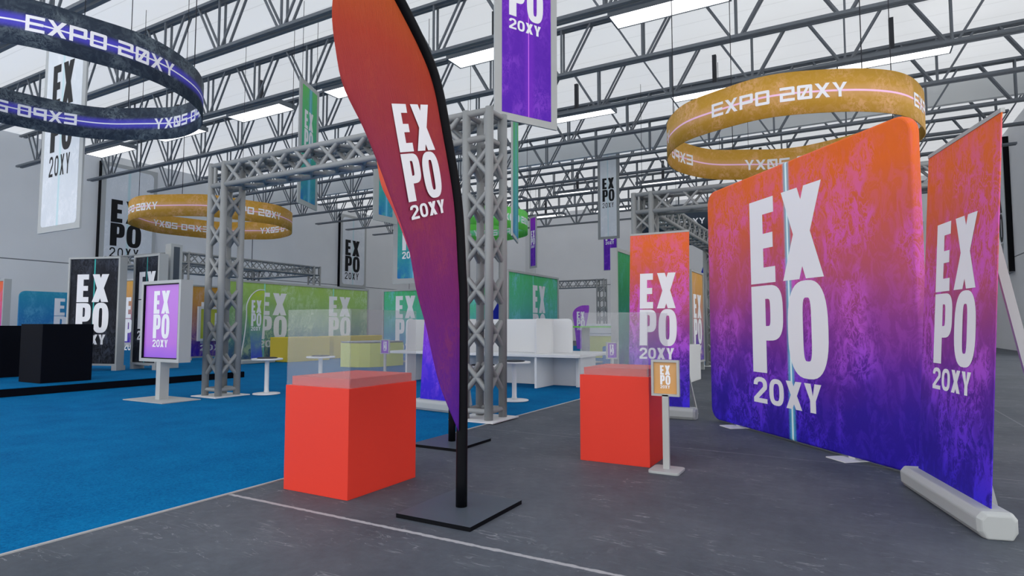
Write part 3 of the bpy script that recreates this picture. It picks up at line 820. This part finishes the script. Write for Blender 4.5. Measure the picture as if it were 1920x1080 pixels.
# purple screen kiosk
def kiosk(loc, rz, pic, label):
    root = empty('screen_kiosk', loc, rz, label, 'screen kiosk')
    mb = MB(); mb.box(-.72, .72, -.42, .42, 0, .018); mb.build('base_plate', M['frame'], root)
    mb = MB(); mb.box(-.075, .075, -.1, .1, .018, .84); mb.build('post', M['frame'], root)
    w, z0, z1 = .72, .82, 2.58
    mb = MB(); mb.box(-w, w, -.05, .16, z0, z1)
    mb.box(-w, -w + .07, -.11, -.05, z0, z1); mb.box(w - .07, w, -.11, -.05, z0, z1); mb.box(-w + .07, w - .07, -.11, -.05, z0, z0 + .07); mb.box(-w + .07, w - .07, -.11, -.05, z1 - .07, z1)
    mb.build('housing', M['frame'], root)
    mb = MB()
    mb.box(-w + .07, -w + .09, -.10, -.05, z0 + .07, z1 - .07); mb.box(w - .09, w - .07, -.10, -.05, z0 + .07, z1 - .07); mb.box(-w + .09, w - .09, -.10, -.05, z0 + .07, z0 + .09); mb.box(-w + .09, w - .09, -.10, -.05, z1 - .09, z1 - .07)
    mb.build('gasket', M['black'], root)
    mb = MB(); mb.prism(rect(-w + .091, z0 + .091, w - .091, z1 - .091), -.062, -.052); pr = mb.build('screen', pic, root)
    lettering(expo_block(-.31, .6, 2.36, .5, .52, .16, .014), M['ink'], pr, -.066)
    return root
kiosk((-13.03, 7.82, .0145), 0, M['p_kiosk'], 'violet screen kiosk on a flat grey plate, left of the truss archway')

# far left stand
root = empty('fabric_backdrop', (-46.0, 18.2, .0145), R(90), 'low blue rounded fabric wall behind the black counters', 'backdrop')
mb = MB(); mb.prism(rrect(0, 4.6, .05, 3.86, .35, 6), -.06, .06); fw = mb.build('fabric_cover', M['p_cyan'], root)
lettering(expo_block(1.95, 1.7, 3.45, 1.15, 1.2, .34, .035), M['ink'], fw, -.066)
mb = MB(); mb.box(.6, .9, -.3, .3, 0, .05); mb.box(3.7, 4.0, -.3, .3, 0, .05); mb.build('foot_plate', M['white'], root)
lightbox('light_box', (-38.6, 13.45, ST), 0, 3.02, 3.7, M['p_coral'], 'coral and magenta light panel cut off at the left', 'light box', .3, .1)

# amber and lime stand
lightbox('light_box', (-27.0, 17.35, .0145), R(90), 2.9, 3.55, M['p_orange'], 'amber to violet light panel behind the truss archway', 'light box', .25, .07, .1, (.15, 2.75), expo_block(.62, 1.5, 2.75, .95, 1.0, .28, .03))
root = empty('display_screen', (-26.9, 17.75, .9), R(90), 'lime screen mounted on the amber light panel', 'screen')
mb = MB(); w, z1 = 2.0, 1.65
mb.box(0, w, .02, .1, 0, z1); mb.box(0, .12, -.02, .02, 0, z1); mb.box(w - .12, w, -.02, .02, 0, z1); mb.box(.12, w - .12, -.02, .02, 0, .12); mb.box(.12, w - .12, -.02, .02, z1 - .12, z1); mb.build('bezel', M['white'], root)
mb = MB(); mb.prism(rect(.122, .122, w - .122, z1 - .122), .005, .018); pr = mb.build('picture', M['p_kiosklime'], root)
lettering(expo_block(.85, .5, 1.35, .4, .42, .12, .012), M['ink'], pr, .001)

lw = expo_block(1.66, 1.62, 3.18, 1.06, 1.1, .32, .03) + expo_block(6.0, 1.6, 3.18, 1.06, 1.1, .32, .03)
lightbox('display_backdrop', (-24.0, 17.2, .0145), R(90), 9.0, 3.7, M['p_lime'], 'long lime display wall lettered EXPO twice behind the yellow counters', 'backdrop', .3, .1, 0, (), lw)
# small lime feather banner with bent pole
root = empty('feather_banner', (-22.5, 17.4, .0145), R(90), 'small lime feather banner with a bent white pole by the lime wall', 'flag')
mb = MB(); mb.box(-.75, .95, -.3, .3, 0, .16); mb.build('base_block', M['greyhousing'], root, bevel=.03)
mb = MB(); pp = smooth_path([(-.62, .16), (-.45, 1.1), (-.36, 2.0), (-.36, 2.5), (-.15, 2.92), (.18, 3.16), (.52, 3.18)], 5)
mb.sweep([(a[0], 0, a[1]) for a in pp], .025, 8)
mb.build('pole', M['white'], root)
mb = MB(); mb.prism(smooth_path([(-.08, .18), (-.12, .9), (-.26, 1.8), (-.34, 2.5), (-.13, 2.9), (.18, 3.13), (.52, 3.15)], 4) + smooth_path([(.5, 2.4), (.46, 1.6), (.42, .8), (.5, .18)], 4), -.01, .01)
sl = mb.build('sail', M['p_limefl'], root)
lettering(expo_block(-.14, .52, 2.72, .55, .56, .17, .012), M['ink'], sl, -.016)

def block(name, loc, sx, sy, h, mat, label, cat, group=None, top=None):
    root = empty(name, loc, 0, label, cat, group)
    mb = MB(); mb.box(0, sx, 0, sy, 0, h); mb.build('body', mat, root, bevel=.02)
    if top:
        mb = MB(); mb.box(-.03, sx + .03, -.03, sy + .03, h, h + .05); mb.build('worktop', top, root)
    return root
block('counter', (-22.9, 18.6, .0145), 1.2, 2.45, 1.1, M['yellow'], 'yellow counter in front of the lime wall, nearest the lime feather banner', 'counter', 'yellow counters at the lime stand')
block('counter', (-23.4, 21.9, .0145), 1.1, 4.3, 1.1, M['yellow'], 'longer yellow counter further along the lime wall', 'counter', 'yellow counters at the lime stand')
# pale lime counter with bowed front
root = empty('counter', (-17.55, 17.6, .0145), 0, 'pale lime counter with a bowed front and grey top edge', 'counter')
out = [(0, 0), (.45, -.02), (.9, .06), (1.25, .3), (1.42, .7), (1.42, 2.1), (0, 2.1)]
def upright(poly, z0, z1, name, mat, parent):
    n = len(poly); mb = MB()
    mb._add([(x, y, z0) for x, y in poly] + [(x, y, z1) for x, y in poly], [tuple(range(n))[::-1], tuple(range(n, 2 * n))] + [(i, (i + 1) % n, n + (i + 1) % n, n + i) for i in range(n)])
    return mb.build(name, mat, parent)
upright(out, 0, .93, 'body', M['lime'], root)
upright([(x * .97 + .02, y * .97 + .03) for x, y in out], .93, .96, 'shadow_gap', M['plate'], root)
upright(out, .96, 1.0, 'worktop', M['frame'], root)

# ------------------------------------------------------------------ pedestal tables
def table():
    root = empty('pedestal_table', (0, 0, 0))
    mb = MB(); mb.lathe([(.30, 0), (.31, .012), (.30, .025), (.07, .035)], n=36); mb.build('base', M['white'], root)
    mb = MB(); mb.lathe([(.065, .03), (.05, .1), (.05, .78), (.06, .80)], n=20); mb.build('stem', M['white'], root)
    mb = MB(); mb.lathe([(.33, .795), (.35, .80), (.35, .828), (.34, .835)], n=36); mb.build('tabletop', M['white'], root)
    mb = MB(); mb.lathe([(.21, .835), (.235, .845), (.20, .86)], n=32); mb.build('centre_pad', M['cushion'], root)
    return root
tb = table()
tabs = [((-12.0, 9.68), 'white pedestal table beside the left tower of the archway'), ((-11.65, 11.0), 'white pedestal table in front of the yellow counter, seen over the red counter'),
        ((-6.3, 11.4), 'white pedestal table in front of the white desks'), ((-6.2, 9.97), 'white pedestal table directly behind the right tower of the archway')]
for i, ((x, y), lab) in enumerate(tabs):
    o = tb if i == 0 else dup(tb)
    o.location = (x, y, .0145); tag(o, lab, 'table', 'white pedestal tables on the blue carpet')

# ------------------------------------------------------------------ white desk cluster
root = empty('workstation_desk', (-9.0, 15.0, .0145), 0, 'long white workstation desk with rounded divider screens', 'desk')
mb = MB(); mb.prism([(x, y) for x, y in rrect(-2.95, 3.12, -1.1, 1.4, .14)], 0, .075)
o = mb.build('desktop', M['white'], root, bevel=.01)
for v in o.data.vertices: v.co = Vector((v.co.x, v.co.z, .87 - v.co.y))
mb = MB(); mb.prism(rrect(-2.3, 2.5, .87, 1.79, .12, 6, (0, 0, 1, 1)), -.03, .03); mb.build('spine_screen', M['white'], root, bevel=.008)
mb = MB(); mb.box(-2.25, 2.72, -.03, .03, 0, .795); mb.build('spine_panel', M['white'], root)
for x in (-2.3, -.2, 1.92):
    mb = MB(); mb.prism(rrect(-1.06, 1.2, .87, 1.79, .12, 6, (0, 0, 1, 1)), -.025, .025)
    o = mb.build('divider_screen', M['white'], root, bevel=.008)
    for v in o.data.vertices: v.co = Vector((x + v.co.y, v.co.x, v.co.z))
    mb = MB(); mb.box(x - .03, x + .03, -1.06, 1.1, 0, .795); mb.build('leg_panel', M['white'], root)
mb = MB(); mb.box(2.72, 2.8, -.3, .9, 0, .795); mb.build('leg_panel', M['white'], root)

# ------------------------------------------------------------------ teal stand and things around it
tl = expo_block(.75, 1.15, 2.95, 1.0, 1.05, .3, .03)
lightbox('display_backdrop', (-18.6, 21.2, .0145), 0, 5.6, 3.24, M['p_teal'], 'teal EXPO display wall between the lime wall and the feather flag', 'backdrop', .25, .07, 0, (), tl)
tl = expo_block(1.78, 1.0, 3.0, .95, 1.0, .28, .03)
lightbox('display_backdrop', (-9.4, 16.6, .0145), R(90), 3.85, 3.4, M['p_teal'], 'teal EXPO display wall behind the white desks', 'backdrop', .22, .07, 0, (), tl)
lightbox('light_box', (-5.9, 16.9, .0145), R(90), 3.6, 3.9, M['p_greendark'], 'dark green light panel left of the middle sunset banner', 'light box', .2, .1)
lightbox('light_box', (-25.4, 25.6, .0145), R(60), 1.1, 2.9, M['p_kiosklime'], 'narrow olive light panel between the lime and teal walls', 'light box', .2, .08)
# blue feather flag behind tower
root = empty('feather_banner', (-11.0, 18.6, .0145), R(40), 'dark blue feather banner glimpsed behind the archway tower', 'flag')
mb = MB(); mb.box(-.35, .35, -.25, .25, 0, .05); mb.build('base_plate', M['plate'], root)
mb = MB(); mb.tube((.4, 0, .05), (.4, 0, 2.7), .03, 8); mb.build('pole', M['black'], root)
mb = MB(); mb.prism([(-.35, .6), (.4, .6), (.4, 2.75), (.1, 2.55), (-.25, 1.9), (-.4, 1.2)], -.01, .01); mb.build('sail', M['p_bluefl'], root)

# high green table, purple plinth, far yellow counter, blue pouf
root = empty('high_table', (-10.2, 25.0, .0145), 0, 'high table with a bright green top and thick grey pillar', 'table')
mb = MB(); mb.box(-.62, .6, -.55, .55, 0, .04); mb.build('base_plate', M['frame'], root)
mb = MB(); mb.tube((0, 0, .04), (0, 0, 1.53), .18, 24); mb.build('pillar', M['frame'], root)
mb = MB(); mb.box(-.75, 1.35, -.5, .5, 1.53, 1.6); mb.build('tabletop', M['greentop'], root)
root = empty('long_counter', (-15.6, 37.5, .0145), 0, 'long white counter behind the green-topped table', 'counter')
mb = MB(); mb.box(0, 4.0, 0, .9, .0, 1.1); mb.build('body', M['white'], root)
mb = MB(); mb.box(-.1, 4.1, -.15, 1.0, 1.1, 1.75); mb.build('upper_band', M['white'], root, bevel=.05)
root = empty('plinth', (-10.75, 23.7, .0145), 0, 'purple plinth on a black foot right of the white desks', 'plinth')
mb = MB(); mb.box(-.32, .25, -.25, .25, .0, .16); mb.build('foot', M['black'], root)
mb = MB(); mb.box(-.26, .2, -.2, .2, .16, .95); mb.build('body', M['purpleplastic'], root, bevel=.03)
block('counter', (-11.65, 28.9, .0145), 1.9, 1.2, 1.1, M['lime'], 'pale lime counter far off behind the green-topped table', 'counter', None, M['white'])
root = empty('pouf', (-9.05, 24.0, .0145), R(15), 'blue upholstered pouf with a dark seat, behind the violet sign', 'pouf')
mb = MB(); mb.box(0, .85, 0, .85, 0, .74); mb.build('body', M['bluefab'], root, bevel=.04)
mb = MB(); mb.prism(rrect(.12, .73, .12, .73, .2), 0, .05); o = mb.build('seat_pad', M['cushion'], root)
for v in o.data.vertices: v.co = Vector((v.co.x, v.co.z, .79 - v.co.y))
# purple feather banner far
root = empty('feather_banner', (-11.35, 27.2, .0145), 0, 'small purple feather banner with rounded top beside the truss gate', 'flag')
mb = MB(); mb.box(-.4, .4, -.25, .25, 0, .05); mb.build('base_plate', M['plate'], root)
mb = MB(); mb.tube((-.02, .02, .05), (.02, .02, 2.3), .025, 6); mb.build('pole', M['frame'], root)
mb = MB(); mb.prism(smooth_path([(-.2, .5), (-.33, 1.6), (-.42, 2.15), (-.3, 2.42), (0, 2.58), (.3, 2.6), (.44, 2.55), (.38, 2.1), (.2, 1.3), (.1, .5)], 4), -.01, .01); sl = mb.build('sail', M['p_mauve'], root)
lettering(expo_block(-.2, .42, 2.3, .36, .38, .12, .01), M['ink'], sl, -.016)

# right stand seen between banner and fabric wall
root = block('counter', (-4.85, 17.4, 0), .88, 1.5, 1.06, M['white'], 'narrow white counter beside the middle sunset banner', 'counter')
lightbox('light_box', (-4.75, 21.4, 0), R(90), 2.0, 3.6, M['p_orange'], 'amber light panel behind the middle sunset banner', 'light box', .2, .07, .3, (.2, 1.8), expo_block(.35, 1.3, 2.75, .85, .9, .3, .03))
lightbox('light_box', (-7.2, 36.2, .0145), 0, 2.6, 3.4, M['p_yel'], 'yellow light panel glimpsed between the sunset banner and fabric wall', 'light box', .2, .1, 0, (), expo_block(.9, 1.1, 2.3, .7, .8, .3, .03))
root = empty('feather_banner', (-6.0, 31.0, .0145), 0, 'deep blue feather banner glimpsed beside the tall fabric wall', 'flag')
mb = MB(); mb.box(-.4, .5, -.3, .3, 0, .05); mb.build('base_plate', M['plate'], root)
mb = MB(); mb.tube((.5, 0, .05), (.5, 0, 4.9), .04, 8); mb.build('pole', M['black'], root)
mb = MB(); mb.prism([(.5, 1.2), (.5, 4.95), (.1, 4.9), (-.3, 4.6), (-.5, 4.0), (-.45, 3.0), (-.2, 2.2)], -.01, .01); sl = mb.build('sail', M['p_bluefl'], root)
lettering(place(heavy('X'), -.3, 2.9, .5, .8), M['ink'], sl, -.016)

# ------------------------------------------------------------------ hanging banners
def hanging(loc, rz, w, h, printm, label, border=.12, text=None, ink='ink', frame='frame', tilt=0, cables=True, group='printed banners hanging from the roof', rad=.06, side=None):
    """loc = bottom left corner"""
    root = empty('hanging_banner', loc, rz, label, 'banner', group)
    if tilt: root.rotation_euler = (0, tilt, rz)
    mb = MB(); mb.box(0, w, 0, .05, 0, h); fo = mb.build('panel', M[frame], root)
    mb = MB(); mb.prism(rrect(border, w - border, border * .9, h - border * .9, rad, 5), -.006, .0); pr = mb.build('print', printm, root)
    if text: lettering(text, M[ink], pr, -.010)
    if cables:
        mb = MB()
        for x in (.12 * w, .88 * w): mb.tube((x, .025, h), (x, .025, ZC - loc[2]), .012, 6)
        mb.build('suspension_cable', M['rod'], root)
    return root
hanging((-6.23, 10.45, 5.9), R(61.7), 1.6, 5.3, M['p_violet'], 'violet EXPO banner hanging above the right tower of the archway', .17, expo_block(.34, .88, 3.92, .8, .82, .23, .03), rad=.01)
hanging((-18.7, 16.32, 6.44), R(113), 1.76, 5.07, M['p_tealhang'], 'green EXPO banner hanging behind the archway beam', .22, expo_block(.42, .8, 3.9, .75, .8, .25, .03), rad=.04)
hanging((-16.4, 18.1, 5.84), R(87), 1.35, 5.0, M['p_tealhang'], 'teal banner hanging directly left of the feather flag, upper of two', .28, None, rad=.05)
hanging((-17.0, 20.0, 3.40), R(2), 2.0, 5.4, M['p_tealhang'], 'teal EXPO banner hanging left of the feather flag, lower of two', .25, expo_block(.5, .95, 3.0, .75, .8, .3, .03), rad=.05)
hanging((-21.3, 8.8, 4.38), 0, 2.42, 6.0, M['p_white'], 'white EXPO banner hanging behind the slate ring at the left', .19, expo_block(.55, 1.25, 5.05, 1.3, 1.3, .62, .06, thin=True, w20=.95), 'blackink', rad=.12)
hanging((-15.4, 40.2, 7.75), R(-1), 1.6, 6.3, M['p_white'], 'white EXPO banner hanging high in the middle of the hall', .2, expo_block(.36, .9, 4.35, .78, .84, .35, .05, thin=True), 'blackink', 'alu', rad=.02)
hanging((-26.0, 50.0, 7.0), R(-32), 1.3, 4.9, M['p_violet'], 'slim violet EXPO banner hanging left of the high white banner', .22, expo_block(.3, .7, 3.5, .65, .65, .22, .03), rad=.01)
hanging((-18.0, 48.2, 6.3), 0, 1.22, 5.5, M['p_violet'], 'violet banner hanging behind and below the high white banner', .05, expo_block(.2, .8, 4.0, .7, .75, .25, .03), rad=.01)
hanging((-8.34, 15.0, 4.2), R(113), 1.7, 4.6, M['p_tealhang'], 'teal banner seen edge-on beside the right tower of the archway', .12, None, rad=.03)

def wall_banner(loc, rz, w, h, label, text, near_end=False):
    root = empty('mounted_banner', loc, rz, label, 'banner', 'white banners on the hall walls')
    mb = MB(); mb.box(0, w, 0, .3, 0, h); mb.build('panel', M['frame'], root)
    xe = w if near_end else -.05
    mb = MB(); mb.box(xe, xe + .05, -.02, .3, 0, h); mb.build('side_edge', M['black'], root)
    mb = MB(); mb.prism(rrect(.35, w - .3, .3, h - .3, .35, 6), -.01, 0); pr = mb.build('print', M['p_white'], root)
    lettering(text, M['blackink'], pr, -.02)
    return root
wt = expo_block(.75, 2.3, 5.3, 1.75, 1.75, .75, .06, thin=True)
wall_banner((XL + .3, 24.1, 6.0), R(90), 4.2, 8.1, 'white EXPO banner on the left wall above the black panels', wt)
wall_banner((XL + .3, 48.6, 6.0), R(90), 4.1, 8.1, 'white EXPO banner on the left wall farther back', wt)
wall_banner((XR - .3, 54.6, 5.2), R(-90), 4.2, 9.0, 'white EXPO banner on the right wall behind the large banner', expo_block(.9, 2.3, 6.0, 1.9, 1.9, .8, .06, thin=True), near_end=True)

# ------------------------------------------------------------------ hanging rings
def ring(loc, r, h, printm, label, phase, count=3, letters=True, th=.62, name='hanging_ring'):
    root = empty(name, loc, 0, label, 'ring banner', 'round fabric banners hanging from the roof')
    n = 128
    mb = MB(); vs = []; fs = []; uv = []
    def rad(t): return r * (1 + .004 * math.sin(5 * t) + .003 * math.sin(11 * t + 1))
    for rr in (0, .02):
        for j, z in enumerate((0, h)):
            for i in range(n + 1):
                t = 2 * PI * i / n
                q = rad(t) - rr
                vs.append((q * math.cos(t), q * math.sin(t), z + .02 * math.sin(7 * t) * (1 if j else .6))); uv.append((i / n * 12, j))
    m1 = n + 1
    for i in range(n):
        fs.append((i, i + 1, m1 + i + 1, m1 + i)); fs.append((2 * m1 + i + 1, 2 * m1 + i, 3 * m1 + i, 3 * m1 + i + 1))
        fs.append((m1 + i, m1 + i + 1, 3 * m1 + i + 1, 3 * m1 + i)); fs.append((i + 1, i, 2 * m1 + i, 2 * m1 + i + 1))
    mb._add(vs, fs, uv, True)
    band = mb.build('band', printm, root)
    if letters:
        lh = h * .335
        polys = []; x = 0
        for c in 'EXPO 20XY':
            if c == ' ': x += .5; continue
            polys += place(tech(c), x, 0, 1, 1); x += 1.09
        tw = x
        for k in range(count):
            mb = MB()
            t0 = phase + 2 * PI * k / count
            for p in polys:
                p = [(a * lh, h / 2 - lh / 2 + b * lh) for a, b in p]
                xa = min(q[0] for q in p); xb = max(q[0] for q in p); s = xa
                while s < xb - 1e-6:
                    e = min(s + .09, xb); c = clip(p, s, e); s = e
                    if not c: continue
                    for off, flip in ((.008, 1), (-.028, 1)):
                        mb.face([((rad(t0 + u / r) + off) * math.cos(t0 + u / r), (rad(t0 + u / r) + off) * math.sin(t0 + u / r), z) for u, z in c])
            mb.build('lettering', M['ink'], band)
    mb = MB()
    for k in range(4):
        t = .5 * PI * k + .6
        mb.tube((r * math.cos(t), r * math.sin(t), h), (r * math.cos(t), r * math.sin(t), ZC - loc[2]), .012, 6)
    mb.build('suspension_cable', M['rod'], root)
    return root
ring((-1.29, 16.94, 6.114), 3.0, .935, M['p_gold'], 'gold EXPO ring hanging above the tall fabric wall', R(243.5), 4)
ring((-22.6, 15.5, 5.573), 3.0, .807, M['p_gold'], 'gold EXPO ring hanging behind the left archway tower', R(240), 4)
ring((-15.59, 6.66, 6.731), 3.0, .896, M['p_slate'], 'dark slate EXPO ring hanging at the upper left', R(327.5), 4)
ring((-16.77, 25.55, 6.288), 3.0, 1.0, M['p_grass'], 'green ring hanging behind the right archway tower', R(330), 4)
ring((-7.0, 33.0, 6.35), 3.0, .85, M['darkprint'], 'dark ring far off behind the truss frame at right', R(240))

# ------------------------------------------------------------------ light, world, camera
w = bpy.data.worlds.new('overcast sky'); SC.world = w; w.use_nodes = True
bg = w.node_tree.nodes['Background']; bg.inputs[0].default_value = (1, .992, .985, 1); bg.inputs[1].default_value = 2.4

cam = bpy.data.cameras.new('camera'); co = bpy.data.objects.new('camera', cam); COL.objects.link(co)
f_px, yaw, pit = 1131.5, R(29.14), R(3.64)
cam.sensor_width = 36; cam.lens = f_px / 1920 * 36; cam.clip_start = .1; cam.clip_end = 300
co.location = (0, 0, 1.6); co.rotation_euler = (PI / 2 + pit, 0, yaw)
SC.camera = co
vs_ = SC.view_settings
vs_.view_transform = 'Standard'; vs_.look = 'None'; vs_.gamma = 1; vs_.use_curve_mapping = False; vs_.exposure = .12
SC.cycles.max_bounces = 8; SC.cycles.diffuse_bounces = 5; SC.cycles.transparent_max_bounces = 12
